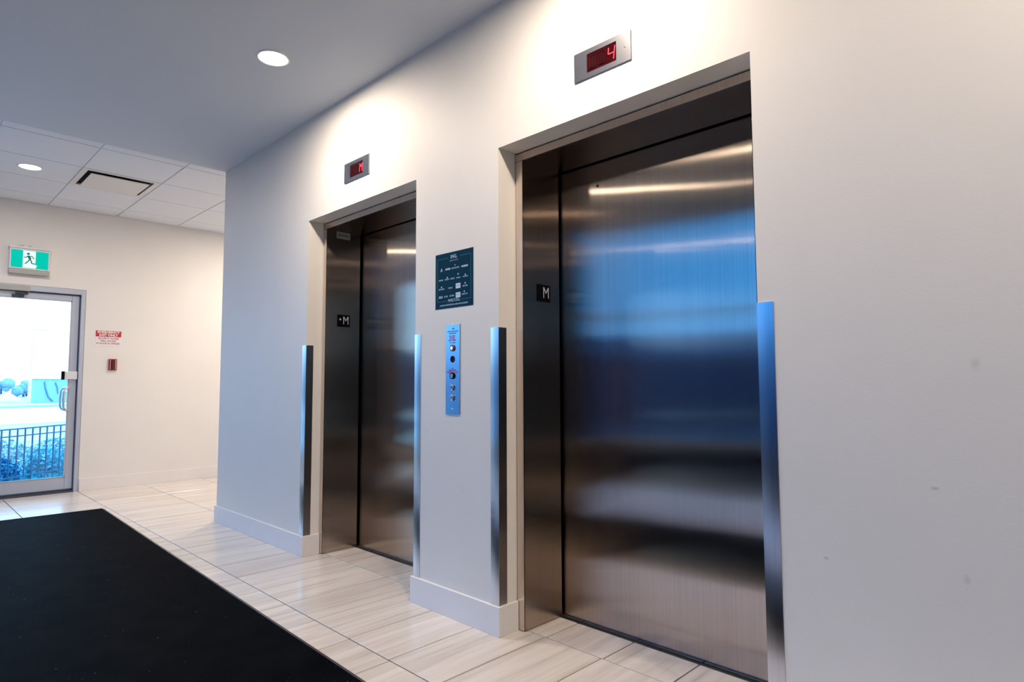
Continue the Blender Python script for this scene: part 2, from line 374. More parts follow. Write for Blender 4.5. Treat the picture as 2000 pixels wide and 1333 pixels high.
for k in range(3):  # unseen bays added so the jambs and doors reflect blue
    a, b = FW0+(FW1-FW0)*k/3, FW0+(FW1-FW0)*(k+1)/3
    wn = empty('window_%d' % (k+11), (XR+.1, (a+b)/2, .12)); tag(wn, 'unseen dark window bay added for blue reflections in the steel', 'window', 'added windows in the lobby end wall', 'structure')
    MB().box(XR+.04, XR+.15, a, a+.03, .12, FWZ).box(XR+.04, XR+.15, b-.03, b, .12, FWZ).box(XR+.04, XR+.15, a+.03, b-.03, .12, .18).box(XR+.04, XR+.15, a+.03, b-.03, FWZ-.06, FWZ).build('window_frame', M_alu, wn)
    MB().box(XR+.095, XR+.105, a+.03, b-.03, .18, FWZ-.06).build('pane', M_glass_dark, wn)

# ------------------------------------------------------------------ ceilings
YS = -1.9                            # front edge of the low lobby ceiling
ce = MB(); ce.box(XL-.005, XR, YS, YW, ZC, 3.3)
ceo = ce.build('ceiling', M_ceil); tag(ceo, 'smooth painted drywall ceiling over the elevators', 'ceiling', kind='structure')
hc = MB(); hc.box(XF, XR, WIN_Y, YS, ZH+.1, ZH+.3).box(XF, XR, YS, YS+.15, 3.3, ZH+.1)  # unseen ceiling raised so tall glazing reflects in the doors
hco = hc.build('ceiling', M_ceil); tag(hco, 'unseen ceiling raised so tall windows show in the steel', 'ceiling', kind='structure')
pl = MB(); pl.box(XF, XL-.005, YS, YB, ZT+.05, ZT+.25).box(XL-.005, XL+.02, YS, YB, ZC+.001, ZT+.05)
plo = pl.build('ceiling', M_actile); tag(plo, 'white suspended ceiling of square acoustic tiles', 'ceiling', kind='structure')
gx0 = -5.822; GP = .6353; gy0 = 1.159
xl = [XL-.005] + [gx0-GP*k for k in range(4)] + [XF]
ylines = [gy0+GP*k for k in range(-5, 8)]; yl = [YS] + [y for y in ylines if YS+.05 < y < YB-.05] + [YB]
tbw = .006
for x in xl[1:-1]: MB().box(x-tbw, x+tbw, YS, YB, ZT+.004, ZT+.03).build('t_bar', M_tbar, plo)
for y in yl[1:-1]: MB().box(XF, XL-.005, y-tbw, y+tbw, ZT+.005, ZT+.03).build('t_bar', M_tbar, plo)
VX = (gx0-2*GP, gx0-GP)
tile_c = {}
for i in range(len(xl)-1):
    for j in range(len(yl)-1):
        x1, x0 = xl[i], xl[i+1]; y0, y1 = yl[j], yl[j+1]
        if abs(x0-VX[0]) < .01 and abs(y0-gy0) < .01: continue      # the air vent sits here
        key = (round(x1-x0, 3), round(y1-y0, 3))
        if key not in tile_c:
            m = MB(); hx, hy = (x1-x0)/2-tbw+.0, (y1-y0)/2-tbw
            m.box(-hx, hx, -hy, hy, -.002, .012, .002)
            tile_c[key] = m.build('ceiling_tile', M_actile, plo); o = tile_c[key]
        else:
            o = tile_c[key].copy(); COL.objects.link(o); o.parent = plo
        o.location = ((x0+x1)/2, (y0+y1)/2, ZT)

# ------------------------------------------------------------------ baseboards
BT, BH = .0143, .134
def baseboard(name, segs, label, m=None):
    b = MB()
    for s in segs: b.box(*s, 0, BH, .0015)
    o = b.build(name, m or M_base); tag(o, label, 'baseboard', kind='structure'); return o
baseboard('baseboard_right', [(XL-BT, OP[0][0]+BT, YW-BT, YW), (OP[0][0], OP[0][0]+BT, YW, YF-.002), (XL-BT, XL, YW, 5.0)], 'bluish lit white baseboard left of the far elevator')
baseboard('baseboard_right', [(OP[0][1]-BT, OP[1][0]+BT, YW-BT, YW), (OP[1][0], OP[1][0]+BT, YW, YF-.002), (OP[0][1]-BT, OP[0][1], YW, YF-.002)], 'scuffed white baseboard between the two elevators')
baseboard('baseboard_right', [(OP[1][1]-BT, XR, YW-BT, YW), (OP[1][1]-BT, OP[1][1], YW, YF-.002)], 'white baseboard right of the near elevator')
baseboard('baseboard_back', [(XF, XF+BT, DY1+.006, YB)], 'white baseboard along the far wall beside the exit door')
baseboard('baseboard_back', [(XF, XF+BT, WB1, DY0-.006)], 'white baseboard left of the exit door')

# ------------------------------------------------------------------ corner guards
def guard(xc, sgn, label):
    # sgn +1: the front flange runs to -x of the corner (left side of an opening); -1: to +x
    e = empty('corner_guard', (xc, YW, BH))
    t = .0022; wdt = .052
    x0, x1 = (xc-wdt, xc+t) if sgn > 0 else (xc-t, xc+wdt)
    # slightly bellied front flange
    b = MB(); n = 8; ptsf = []; ptsb = []
    for k in range(n+1):
        u = k/n; x = x0 + (x1-x0)*u
        ptsf.append((x, YW - t - .0012*math.sin(math.pi*u))); ptsb.append((x, YW-.0002))
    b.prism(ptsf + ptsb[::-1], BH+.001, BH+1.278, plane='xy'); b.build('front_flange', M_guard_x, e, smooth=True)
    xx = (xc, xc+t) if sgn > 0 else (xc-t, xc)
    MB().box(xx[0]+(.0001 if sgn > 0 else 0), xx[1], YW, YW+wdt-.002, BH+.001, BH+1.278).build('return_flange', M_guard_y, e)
    tag(e, label, 'corner guard', 'stainless corner guards beside the elevators'); return e
guard(OP[0][0], 1, 'steel corner guard at the left edge of the far elevator')
guard(OP[0][1], -1, 'steel corner guard at the right edge of the far elevator')
guard(OP[1][0], 1, 'steel corner guard at the left edge of the near elevator')
guard(OP[1][1], -1, 'steel corner guard at the right edge of the near elevator')

# ------------------------------------------------------------------ elevators
JX = [(-3.918, -2.772), (-2.030, -.902)]; ZHD = 2.231; YJ = 2.404; YD = 2.420
for k, ((a, b), (ja, jb)) in enumerate(zip(OP, JX)):
    e = empty('door_%d' % (k+2), ((a+b)/2, YF, 0))
    tag(e, ['stainless elevator entrance farther from the camera', 'large stainless elevator entrance nearest the camera'][k], 'elevator', kind='structure')
    for nm, x0, x1, fx in (('left', a+.006, ja, ja), ('right', jb, b-.006, jb)):
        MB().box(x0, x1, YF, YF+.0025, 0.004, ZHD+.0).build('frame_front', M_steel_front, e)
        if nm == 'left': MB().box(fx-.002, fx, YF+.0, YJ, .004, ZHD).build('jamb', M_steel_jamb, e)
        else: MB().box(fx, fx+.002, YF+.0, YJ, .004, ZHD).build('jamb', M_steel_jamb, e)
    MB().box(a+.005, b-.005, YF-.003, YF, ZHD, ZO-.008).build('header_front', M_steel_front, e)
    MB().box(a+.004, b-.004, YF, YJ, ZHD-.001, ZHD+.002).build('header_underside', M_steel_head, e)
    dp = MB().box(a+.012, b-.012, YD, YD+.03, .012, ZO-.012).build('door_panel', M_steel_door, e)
    if k == 1:
        MB().lathe([(.0001, -.0012), (.0055, -.0012), (.0072, -.0004)], (-1.792, YD, 2.113), 'y', 16).build('key_hole', M_black, dp)
    s = MB(); s.box(a+.004, b-.004, YJ-.012, YJ+.016, -.003, .0015); s.box(a+.004, b-.004, YJ+.0165, YD+.06, -.004, -.001)
    s.build('sill', M_steel_sill, e)
    v = MB(); v.box(a+.002, b-.002, YD+.045, YD+.05, 0, ZO-.002); v.box(a+.001, a+.005, YF+.004, YD+.045, 0, ZO-.002); v.box(b-.005, b-.001, YF+.004, YD+.045, 0, ZO-.002)
    v.box(a+.006, b-.006, YF+.004, YD+.04, ZO-.006, ZO-.003)
    v.build('dark_gap_filler', M_black, e)  # black sheets stand in for the shade in the door gaps

def rect_plate(name, loc, face, wd, ht, t, m, parent=None, bev=.0005):
    x, y, z = loc
    b = MB()
    if face == '-y': b.box(x-wd/2, x+wd/2, y-t, y, z-ht/2, z+ht/2, bev)
    else: b.box(x, x+t, y-wd/2, y+wd/2, z-ht/2, z+ht/2, bev)
    return b.build(name, m, parent)
# floor plates on the jambs
for k, (jx, yc, star) in enumerate([(JX[0][0], 2.276, True), (JX[1][0], 2.283, False)]):
    e = empty('floor_plate', (jx, yc, 1.593))
    tag(e, ['black plate lettered M with a raised star on the far elevator jamb', 'black plate lettered M on the near elevator jamb'][k], 'sign', 'floor letter plates')
    rect_plate('plate', (jx, yc, 1.593), '+x', .100, .086, .0015, M_black_pl, e)
    text('letter', 'M', (jx+.0018, yc+.018, 1.5935), .082, M_posterwhite, e, '+x', sx=.78, bold=-.0012)
    if star:
        b = MB(); P = [(yc-.026+.009*(1 if q % 2 == 0 else .45)*math.cos(R(90+36*q)), 1.603+.009*(1 if q % 2 == 0 else .45)*math.sin(R(90+36*q))) for q in range(10)]
        b.prism(P, jx+.0015, jx+.0022, plane='yz'); b.build('star', M_posterwhite, e)
    else:
        b = MB()
        for q in range(3): b.cyl((jx+.0015, yc+.02+.006*q, 1.556), (jx+.002, yc+.02+.006*q, 1.556), .0012, 8)
        b.build('braille_dots', M_black_pl, e)
e = empty('door_label', (JX[0][0], 2.266, 2.203)); tag(e, 'small grey paper label high on the far elevator jamb', 'label')
rect_plate('paper', (JX[0][0], 2.266, 2.203), '+x', .108, .05, .0006, M_label, e)
text('lettering', 'ELEVATOR', (JX[0][0]+.0009, 2.266, 2.203), .017, M_labelink, e, '+x', bold=.0006)

# ------------------------------------------------------------------ floor indicators
SEG = .0019
def indicator(xc, zc, lit, label):
    wd, ht = .284, .124
    e = empty('floor_indicator', (xc, YW, zc)); tag(e, label, 'floor indicator', 'red floor indicators above the elevators')
    b = MB(); sw, sh = .148, .080; y0, y1 = YW-.006, YW-.0002
    b.box(xc-wd/2, xc-sw/2, y0, y1, zc-ht/2, zc+ht/2); b.box(xc+sw/2, xc+wd/2, y0, y1, zc-ht/2, zc+ht/2)
    b.box(xc-sw/2, xc+sw/2, y0, y1, zc-ht/2, zc-sh/2); b.box(xc-sw/2, xc+sw/2, y0, y1, zc+sh/2, zc+ht/2)
    b.build('face_plate', M_plate, e, weld=True)
    sc = MB().box(xc-sw/2, xc+sw/2, YW-.0035, YW-.0006, zc-sh/2, zc+sh/2).build('display_window', M_redglass, e)
    for s in (-1, 1):
        MB().lathe([(.0001, -.0022), (.0035, -.0018), (.0048, 0)], (xc+s*.116, y0, zc), 'y', 14).build('screw', M_screw, e)
    def stroke(bm, pts, r=SEG):
        bm.tube([(x, YW-.0042, z) for x, z in pts], r, 6)
    # unlit 16-segment characters at left and middle
    un = MB()
    for cx in (xc-.046, xc+.0):
        for p in ([(-.014, -.024), (-.014, .024)], [(.014, -.024), (.014, .024)], [(-.012, .026), (.012, .026)], [(-.012, -.026), (.012, -.026)], [(0, -.024), (0, .024)]):
            stroke(un, [(cx+q[0], zc+q[1]) for q in p], .0016)
    un.build('unlit_segments', M_redoff, e)
    cx = xc+.050; lt = MB()
    if lit == '4': strokes = [[(-.014, .026), (-.016, .0)], [(-.015, .0), (.013, .0)], [(.017, .026), (.013, -.001)], [(.013, -.001), (.010, -.028)]]
    else: strokes = [[(-.014, -.026), (-.012, .0), (-.010, .025)], [(-.010, .025), (.003, .002)], [(.003, .002), (.018, .025)], [(.018, .025), (.015, 0), (.013, -.026)]]
    for p in strokes: stroke(lt, [(cx+q[0], zc+q[1]) for q in p], .0022)
    lt.build('lit_character', M_led, e)
indicator(-1.465, 2.486, '4', 'steel floor display lit 4 above the near elevator')
indicator(-3.344, 2.486, 'M', 'steel floor display lit M above the far elevator')

# ------------------------------------------------------------------ poster
px, pz, pw, ph = -2.405, 1.678, .297, .288
e = empty('poster', (px, YW, pz)); tag(e, 'square navy tenant poster covered in small white logos', 'poster')
rect_plate('sheet', (px, YW-.0002, pz), '-y', pw, ph, .0012, M_poster, e)
yy = YW-.0017
def pquad(b, x0, x1, z0, z1): b.box(px+x0, px+x1, yy-.0002, yy+.0003, pz+z0, pz+z1)
b = MB(); W2 = .132
pquad(b, -W2, -W2+.0022, -.108, .117); pquad(b, W2-.0022, W2, -.108, .117)
pquad(b, -W2, -.045, .115, .117); pquad(b, .045, W2, .115, .117); pquad(b, -W2, -.045, -.108, -.106); pquad(b, .055, W2, -.108, -.106)
b.bm.free()
for q in ((-W2, -W2+.0022, -.108, .117), (W2-.0022, W2, -.108, .117), (-W2, -.045, .115, .117), (.045, W2, .115, .117), (-W2, -.045, -.108, -.106), (.055, W2, -.108, -.106)):
    b = MB(); pquad(b, *q); b.build('border_line', M_posterline, e)
text('heading', 'IMG.', (px, yy, pz+.118), .026, M_posterink, e, bold=.0007)
text('heading', 'LEASING & GROUP', (px, yy, pz+.099), .0075, M_posterink, e)
text('heading', 'WALT.O.L.', (px+.003, yy, pz-.106), .020, M_posterink, e, bold=.0006)
text('heading', 'FASHION DESTINATION AND MANAGEMENT', (px, yy, pz-.128), .0108, M_posterink, e, bold=.0003)
rows = [(.058, [(-.098, 'A', .024), (-.048, 'AVERIE', .013), (.012, 'ADVOCATES', .0105), (.085, 'NORDIC', .013)]),
        (.005, [(-.102, 'UNITED', .0098), (-.052, 'SMARTY', .0098), (-.010, 'MODE', .0105), (.036, 'LORELLA', .0082), (.090, 'HARTFORD', .0075)]),
        (-.042, [(-.098, 'COURTNEY', .009), (-.028, '* MOTIF', .010), (.088, 'BLOOM', .0105)]),
        (-.083, [(-.104, 'ALA', .017), (-.062, 'ATLAS', .0105), (-.014, 'STUDIO', .0098), (.084, 'CRESTON', .0098)])]
for dz, items in rows:
    for dx, s, sz in items: text('logo', s, (px+dx, yy, pz+dz), sz, M_posterwhite if sz > .012 else M_posterink, e, bold=.0004)
for dx, dz in ((.034, -.036), (.034, -.083)):
    b = MB(); pquad(b, dx-.018, dx+.018, dz-.013, dz+.013); b.build('logo_block', M_posterwhite, e)
    b = MB()
    for q in range(3): b.box(px+dx-.013+q*.010, px+dx-.007+q*.010, yy-.0005, yy-.0001, pz+dz-.003, pz+dz+.006)
    b.build('logo_mark', M_posterink, e)
for dx, dz in ((.010, .073), (.034, .024), (.089, .014), (-.098, -.030), (.088, -.028), (.082, -.070), (-.052, .015)):
    b = MB(); b.cyl((px+dx, yy-.0003, pz+dz), (px+dx, yy+.0002, pz+dz), .0042 if dz != .073 else .003, 10); b.build('logo_mark', M_posterwhite, e)

# ------------------------------------------------------------------ call panel
cx, z0, z1 = -2.409, .995, 1.447
e = empty('call_panel', (cx, YW, (z0+z1)/2)); tag(e, 'tall narrow steel elevator call station with buttons and key switches', 'call panel')
MB().box(cx-.0545, cx+.0545, YW-.004, YW-.0002, z0, z1, .0006).build('face_plate', M_panelsteel, e)
yb = YW-.004
text('engraving', 'FIRE', (cx+.004, yb-.0002, 1.425), .010, M_ink, e)
for q, s in enumerate(('WHEN FLAME ICON', 'FLASHES EXIT')): text('engraving', s, (cx, yb-.0002, 1.412-.010*q), .0095, M_ink, e)
for q, s in enumerate(('IN CASE', 'OF FIRE', 'USE STAIRS')): text('red_engraving', s, (cx-.004, yb-.0002, 1.388-.0105*q), .0118, M_redink, e, bold=.0003)
text('engraving', 'OFF   RESET', (cx, yb-.0002, 1.354), .0085, M_ink, e)
text('red_engraving', 'UP', (cx, yb-.0002, 1.224), .009, M_ink, e)
for q, s in enumerate(('FIREFIGHTER', 'EMERGENCY CALL')): text('red_engraving', s, (cx, yb-.0002, 1.214-.010*q), .0105, M_redink, e, bold=.0003)
def button(z, ring, sym, r=.0165):
    bz = MB().lathe([(.0001, -.004), (r*.72, -.004), (r*.78, -.006), (r*.98, -.006), (r, 0)], (cx, yb, z), 'y', 28).build('button', ring, e, smooth=True)
    MB().lathe([(.0001, -.0085), (r*.55, -.0085), (r*.66, -.0065), (r*.66, -.004)], (cx, yb, z), 'y', 24).build('button_cap', M_chrome, bz, smooth=True)
button(1.327, M_alarm, 'v'); button(1.187, M_black_pl, '^')
MB().lathe([(.0001, -.001), (.014, -.001), (.0165, -.002), (.0175, 0)], (cx, yb, 1.271), 'y', 28).build('fire_hat_lens', M_black_pl, e, smooth=True)
for z in (1.130, 1.078):
    sw = MB().lathe([(.0001, -.0085), (.0105, -.0085), (.0125, -.006), (.0165, -.0035), (.0165, 0)], (cx, yb, z), 'y', 28).build('key_switch', M_chrome, e, smooth=True)
    MB().box(cx-.0012, cx+.0012, yb-.0092, yb-.0084, z-.006, z+.006).build('key_slot', M_black_pl, sw)
    MB().box(cx+.009, cx+.022, yb-.0006, yb-.0001, z+.010, z+.0125).build('engraved_mark', M_posterwhite, e)
MB().lathe([(.0001, -.002), (.003, -.0016), (.004, 0)], (cx-.002, yb, 1.021), 'y', 14).build('screw', M_screw, e)
MB().lathe([(.0001, -.002), (.003, -.0016), (.004, 0)], (cx-.002, yb, 1.438), 'y', 14).build('screw', M_screw, e)

# ------------------------------------------------------------------ exit door in the far wall
XD = XF-.03
e = empty('door_1', (XF, (DY0+DY1)/2, 0)); tag(e, 'aluminium framed glass exit door in the far wall', 'door', kind='structure')
J = .042
MB().box(XF-.14, XF-.001, DY1-J, DY1-.002, 0, DZ1, .002).build('door_frame', M_alu, e)
MB().box(XF-.14, XF-.001, DY0+.002, DY0+J, 0, DZ1, .002).build('door_frame', M_alu, e)
MB().box(XF-.14, XF-.001, DY0+J, DY1-J, DZ1-.058, DZ1-.001, .002).build('door_frame', M_alu, e)
b = MB(); b.box(XF-.10, XF-.045, DY1-J-.007, DY1-J, .01, DZ1-.058).box(XF-.10, XF-.045, DY0+J, DY0+J+.007, .01, DZ1-.058).box(XF-.10, XF-.045, DY0+J, DY1-J, DZ1-.067, DZ1-.058)
b.build('weather_strip', M_alu_dark, e)
la, lb, lt = DY0+J+.008, DY1-J-.009, DZ1-.07
SR, TR, BR = .068, .062, .125
lx0, lx1 = XF-.085, XF-.040
leaf = MB()
leaf.box(lx0, lx1, la, la+SR, .035, lt, .003).box(lx0, lx1, lb-SR, lb, .035, lt, .003).box(lx0+.001, lx1-.001, la+SR-.001, lb-SR+.001, lt-TR, lt, .003).box(lx0+.001, lx1-.001, la+SR-.001, lb-SR+.001, .035, .035+BR, .003)
lf = leaf.build('door_leaf', M_alu, e)
MB().box(XF-.066, XF-.058, la+SR-.01, lb-SR+.01, .035+BR-.01, lt-TR+.01).build('glass_pane', M_glass, lf)
bd = MB(); zb0, zb1 = .035+BR, lt-TR
bd.box(lx1-.004, lx1+.003, la+SR, la+SR+.010, zb0, zb1).box(lx1-.004, lx1+.003, lb-SR-.010, lb-SR, zb0, zb1).box(lx1-.004, lx1+.003, la+SR, lb-SR, zb0, zb0+.01).box(lx1-.004, lx1+.003, la+SR, lb-SR, zb1-.01, zb1)
bd.build('glazing_bead', M_alu, lf)
MB().box(XF-.15, XF-.0, DY0+.04, DY1-.04, 0, .012, .002).box(XF-.10, XF-.045, la, lb, .012, .030).build('threshold', M_alu_dark, e)
def pull(sg, x0):
    P = [(0, 1.425, 1.118), (.030, 1.42, 1.119), (.052, 1.405, 1.116), (.064, 1.385, 1.104), (.068, 1.372, 1.08), (.068, 1.368, .995), (.068, 1.372, .912), (.064, 1.385, .888), (.052, 1.405, .876), (.030, 1.42, .873), (0, 1.425, .874)]
    return MB().tube([(x0+sg*a, b, c) for a, b, c in P], .0115, 12)
pull(1, lx1).build('pull_handle', M_handle, lf, smooth=True); pull(-1, lx0).build('pull_handle', M_handle, lf, smooth=True)
lk = MB().box(lx1, lx1+.035, 1.375, 1.488, 1.207, 1.292, .004, 2).build('lock_box', M_white_pl, lf)
MB().box(lx1+.002, lx1+.037, 1.348, 1.376, 1.204, 1.295, .004, 2).build('lock_end_cap', M_black_pl, lk)
cl = MB().box(XF-.04, XF+.012, .66, 1.045, 2.125, 2.178, .004, 2).build('door_closer', M_grey, e)
b = MB(); b.box(XF-.036, XF-.012, .93, 1.03, 2.092, 2.12, .002).box(lx1, lx1+.02, .90, 1.0, 2.062, 2.09, .002); b.tube([(XF-.02, 1.0, 2.12), (XF-.005, 1.03, 2.10), (XF-.01, .95, 2.075)], .006, 8)
b.build('closer_arm', M_alu_dark, cl)

# ------------------------------------------------------------------ exit sign, warning sign, alarm
y0, y1, zb, zt = .855, 1.193, 2.345, 2.560
X0 = XF+.001; X1 = XF+.055
e = empty('exit_sign', (XF, (y0+y1)/2, zb)); tag(e, 'lit green running figure exit sign above the glass door', 'exit sign')
MB().box(X0, X1, y0, y1, zb, zt, .003).build('housing', M_white_pl, e)
MB().box(X0, X0+.05, y0+.0, y1+.0, zb-.048, zb-.001, .002).build('grey_lower_box', M_grey, e)  # plain grey box below the housing
MB().box(X0, X1+.01, y0-.004, y1+.004, zt, zt+.022, .002).build('canopy', M_white_pl, e)
MB().box(X0, X0+.03, y0+.08, y0+.12, zt+.022, zt+.034).build('mounting_clip', M_grey, e); MB().box(X0, X0+.03, y0+.16, y0+.18, zt+.022, zt+.036).build('mounting_clip', M_grey, e)
fx = X1+.0015
MB().box(X1-.001, fx, y0+.014, y1-.014, zb+.014, zt-.018).build('green_panel', M_green, e)
yc = (y0+y1)/2-.004; zc = (zb+zt)/2-.002; hh = (zt-zb)/2-.018
MB().prism([(yc-.055, zc+hh), (yc+.050, zc+hh), (yc+.050, zc-hh*.62), (yc+.066, zc-hh*.62), (yc+.052, zc-hh), (yc-.055, zc-hh)], fx, fx+.001, plane='yz').build('white_doorway', M_exitwhite, e)
b = MB(); fxx = fx+.002
b.cyl((fx+.001, yc-.012, zc+.058), (fxx, yc-.012, zc+.058), .012, 16)
def st(p, r=.008):
    for (a0, c0), (a1, c1) in zip(p, p[1:]):
        d = Vector((a1-a0, c1-c0)); n = Vector((-d.y, d.x)).normalized()*r*.5
        b.prism([(yc+a0+n.x, zc+c0+n.y), (yc+a1+n.x, zc+c1+n.y), (yc+a1-n.x, zc+c1-n.y), (yc+a0-n.x, zc+c0-n.y)], fx+.001, fxx, plane='yz')
st([(-.050, .018), (-.030, .018), (-.014, .036), (.020, .034), (.036, .010)]); st([(-.010, .034), (.006, .004)], .022)
st([(.002, .004), (-.012, -.022), (-.036, -.048)], .010); st([(.004, .004), (.016, -.020), (.018, -.040), (.050, -.042)], .010)
b.build('running_figure', M_exitfig, e)

e = empty('warning_sign', (XF, 1.765, 1.67)); tag(e, 'red and white emergency exit only sign right of the glass door', 'sign')
MB().box(XF+.0003, XF+.002, 1.638, 1.890, 1.578, 1.756, .0004).build('sign_board', M_signwhite, e)
MB().box(XF+.002, XF+.003, 1.641, 1.887, 1.684, 1.751).build('red_band', M_signred, e)
text('lettering', 'EMERGENCY', (XF+.0033, 1.764, 1.734), .034, M_signwhite, e, '+x', sx=1.10, bold=.0013)
text('lettering', 'EXIT ONLY', (XF+.0033, 1.764, 1.702), .034, M_signwhite, e, '+x', sx=1.05, bold=.0013)
for q, s in enumerate(('SECURITY ALARM', 'WILL SOUND', 'IF DOOR IS OPENED')):
    text('lettering', s, (XF+.0023, 1.764, 1.664-.028*q), .025, M_signink, e, '+x', bold=.0007)

e = empty('alarm_pull', (XF, 1.812, 1.372)); tag(e, 'small dark red alarm device below the warning sign', 'alarm')
MB().box(XF+.0003, XF+.020, 1.773, 1.852, 1.310, 1.436, .004, 2).build('back_box', M_alarm, e)
MB().box(XF+.018, XF+.036, 1.797, 1.832, 1.314, 1.432, .008, 3).build('pull_lever', M_alarm_dk, e)
b = MB(); b.box(XF+.020, XF+.023, 1.786, 1.790, 1.32, 1.428).box(XF+.020, XF+.023, 1.838, 1.842, 1.32, 1.428); b.build('edge_strip', M_signwhite, e)

# ------------------------------------------------------------------ ceiling vent
vx0, vx1, vy0, vy1 = VX[0]+tbw, VX[1]-tbw, gy0+tbw, gy0+GP-tbw
e = empty('ceiling_vent', ((vx0+vx1)/2, (vy0+vy1)/2, ZT)); tag(e, 'square white ceiling air vent with a floating centre plate', 'ceiling vent')
b = MB(); bo = .045
b.box(vx0, vx0+bo, vy0, vy1, ZT-.003, ZT+.006).box(vx1-bo, vx1, vy0, vy1, ZT-.003, ZT+.006).box(vx0+bo, vx1-bo, vy0, vy0+bo, ZT-.003, ZT+.006).box(vx0+bo, vx1-bo, vy1-bo, vy1, ZT-.003, ZT+.006)
b.build('vent_frame', M_tbar, e)
MB().box(vx0+bo, vx1-bo, vy0+bo, vy1-bo, ZT+.03, ZT+.045).build('vent_throat', M_plenum, e)
MB().box(vx0+bo+.030, vx1-bo-.030, vy0+bo+.030, vy1-bo-.030, ZT-.020, ZT-.012, .003).build('centre_plate', M_tbar, e)

# ------------------------------------------------------------------ downlights
LREST = ['round downlight above the near elevator, just out of view', 'round downlight right of the near elevator, out of view', 'round downlight farthest right along the elevator wall, out of view', 'dim downlight opposite the far elevator', 'dim downlight opposite the near elevator', 'dim downlight directly above the camera side', 'dim downlight farthest right over the mat', 'downlight over the side corridor behind the elevator wall', 'downlight above the windows left of the exit door', 'downlight at the far end of the side corridor']
LLAB = {0: 'glowing round downlight in the drywall ceiling left of the floor display', 1: 'glowing round downlight in the acoustic tile ceiling near the exit'}
for i, (lx, ly, lz, pf, _) in enumerate(LAMPS):
    e = empty('ceiling_downlight', (lx, ly, lz))
    tag(e, LLAB.get(i, LREST[(i-2) % 10]), 'downlight', 'recessed round downlights')
    MB().lathe([(.094, .001), (.092, -.004), (.082, -.006), (.077, -.002), (.077, .001)], (lx, ly, lz), 'z', 40).build('trim_ring', M_tbar, e, smooth=True)
    MB().disc((lx, ly, lz-.0022), .077, 'z', 32).build('lens', M_lens, e)
    ld = bpy.data.lights.new('downlight_lamp', 'AREA'); ld.shape = 'DISK'; ld.size = .13; ld.energy = LAMP_W*pf; ld.color = LAMP_COL; ld.spread = R(178)
    lo = bpy.data.objects.new('downlight_lamp', ld); COL.objects.link(lo); lo.parent = e; lo.location = (0, 0, -.0075)

for k, (lx, ly) in enumerate([(-3.3, -3.3), (-.6, -3.3), (1.4, -3.1)]):  # unseen lamps added to draw thin streaks in the steel
    e = empty('added_pendant', (lx, ly, 3.05)); tag(e, ['leftmost', 'middle', 'rightmost'][k] + ' unseen pendant added for streaks in the steel', 'pendant lamp', 'added pendants for steel streaks')
    MB().cyl((lx, ly, 3.16), (lx, ly, ZH+.1), .004, 6).build('cord', M_black_pl, e)
    MB().lathe([(.075, 0), (.075, .08), (.02, .11), (.0001, .112)], (lx, ly, 3.05), 'z', 28).build('shade', M_tbar, e, smooth=True)
    MB().disc((lx, ly, 3.055), .072, 'z', 24).build('lens', M_lens, e)
    ld = bpy.data.lights.new('added_streak_light', 'AREA'); ld.shape = 'DISK'; ld.size = .13; ld.energy = LAMP_W*.12; ld.color = LAMP_COL
    lo = bpy.data.objects.new('added_streak_light', ld); COL.objects.link(lo); lo.parent = e; lo.location = (0, 0, -.002)

# ------------------------------------------------------------------ runner mat
zt_ = .010
P4 = [(-6.80, 1.500), (-6.83, .22), (1.2, .02), (1.2, 1.268)]     # outer outline, slightly askew to the tiles
def inset(P, d):
    c = Vector((sum(p[0] for p in P)/4, sum(p[1] for p in P)/4)); out = []
    for (x, y) in P: out.append((x + (d if x < c.x else -d), y + (d if y < c.y else -d)))
    return out
e = empty('runner_mat', (-2.8, .75, 0)); tag(e, 'long black runner mat with rubber edging on the tile floor', 'mat')
outer = P4; inner = inset(P4, .022)
MB().prism(inner, .0004, zt_, plane='xy').build('pile', M_mat, e)
b = MB()
for k in range(4):
    o0, o1 = outer[k], outer[(k+1) % 4]; i0, i1 = inner[k], inner[(k+1) % 4]
    vs = [b.bm.verts.new((*o0, .0006)), b.bm.verts.new((*o1, .0006)), b.bm.verts.new((*i1, zt_*.62)), b.bm.verts.new((*i0, zt_*.62)), b.bm.verts.new((*i1, .0003)), b.bm.verts.new((*i0, .0003))]
    b.bm.faces.new(vs[:4]); b.bm.faces.new((vs[3], vs[2], vs[4], vs[5])); b.bm.faces.new((vs[0], vs[5], vs[4], vs[1]))
b.build('rubber_edge', M_rubber, e)
# second, wide entrance mat by the lobby windows (seen as the dark band in the steel)
e = empty('entrance_mat', (-2.0, -3.0, 0)); tag(e, 'wide dark entrance mat by the lobby windows behind the camera', 'mat')
MB().box(-7.2, 3.0, -4.97, -1.35, .0004, .009, .003).build('pile', M_mat2, e)

# ------------------------------------------------------------------ outdoors
M_grd = mat('outdoor_gravel', (.6, .72, .76), .9)
n = noise(M_grd, 1.2, 5); r = ramp(M_grd, n.outputs[0], [(.3, (.26, .40, .46)), (.7, (.50, .60, .62))]); L(M_grd, r.outputs[0], BS(M_grd).inputs['Base Color'])
M_road = mat('outdoor_concrete', (.62, .66, .68), .9)
M_grass = mat('outdoor_grass_blue_cast', (.03, .42, .50), .8)  # blue daylight cast painted into the grass colour
M_leafs = [mat('bush_leaf_blue_cast', (.02, .28, .48), .6), mat('bush_leaf_teal_cast', (.09, .48, .58), .6), mat('bush_leaf_pale_cast', (.30, .52, .56), .6)]  # leaf colours with the blue cast of the daylight painted in
M_fence = mat('fence_blue_haze', (.003, .08, .17), .5)  # black metal, blue haze and flare painted into the colour
M_bark = mat('shrub_bark_blue_cast', (.03, .16, .28), .7)  # bark with the same painted blue cast
M_tree = mat('far_tree', (.17, .32, .42), .9)
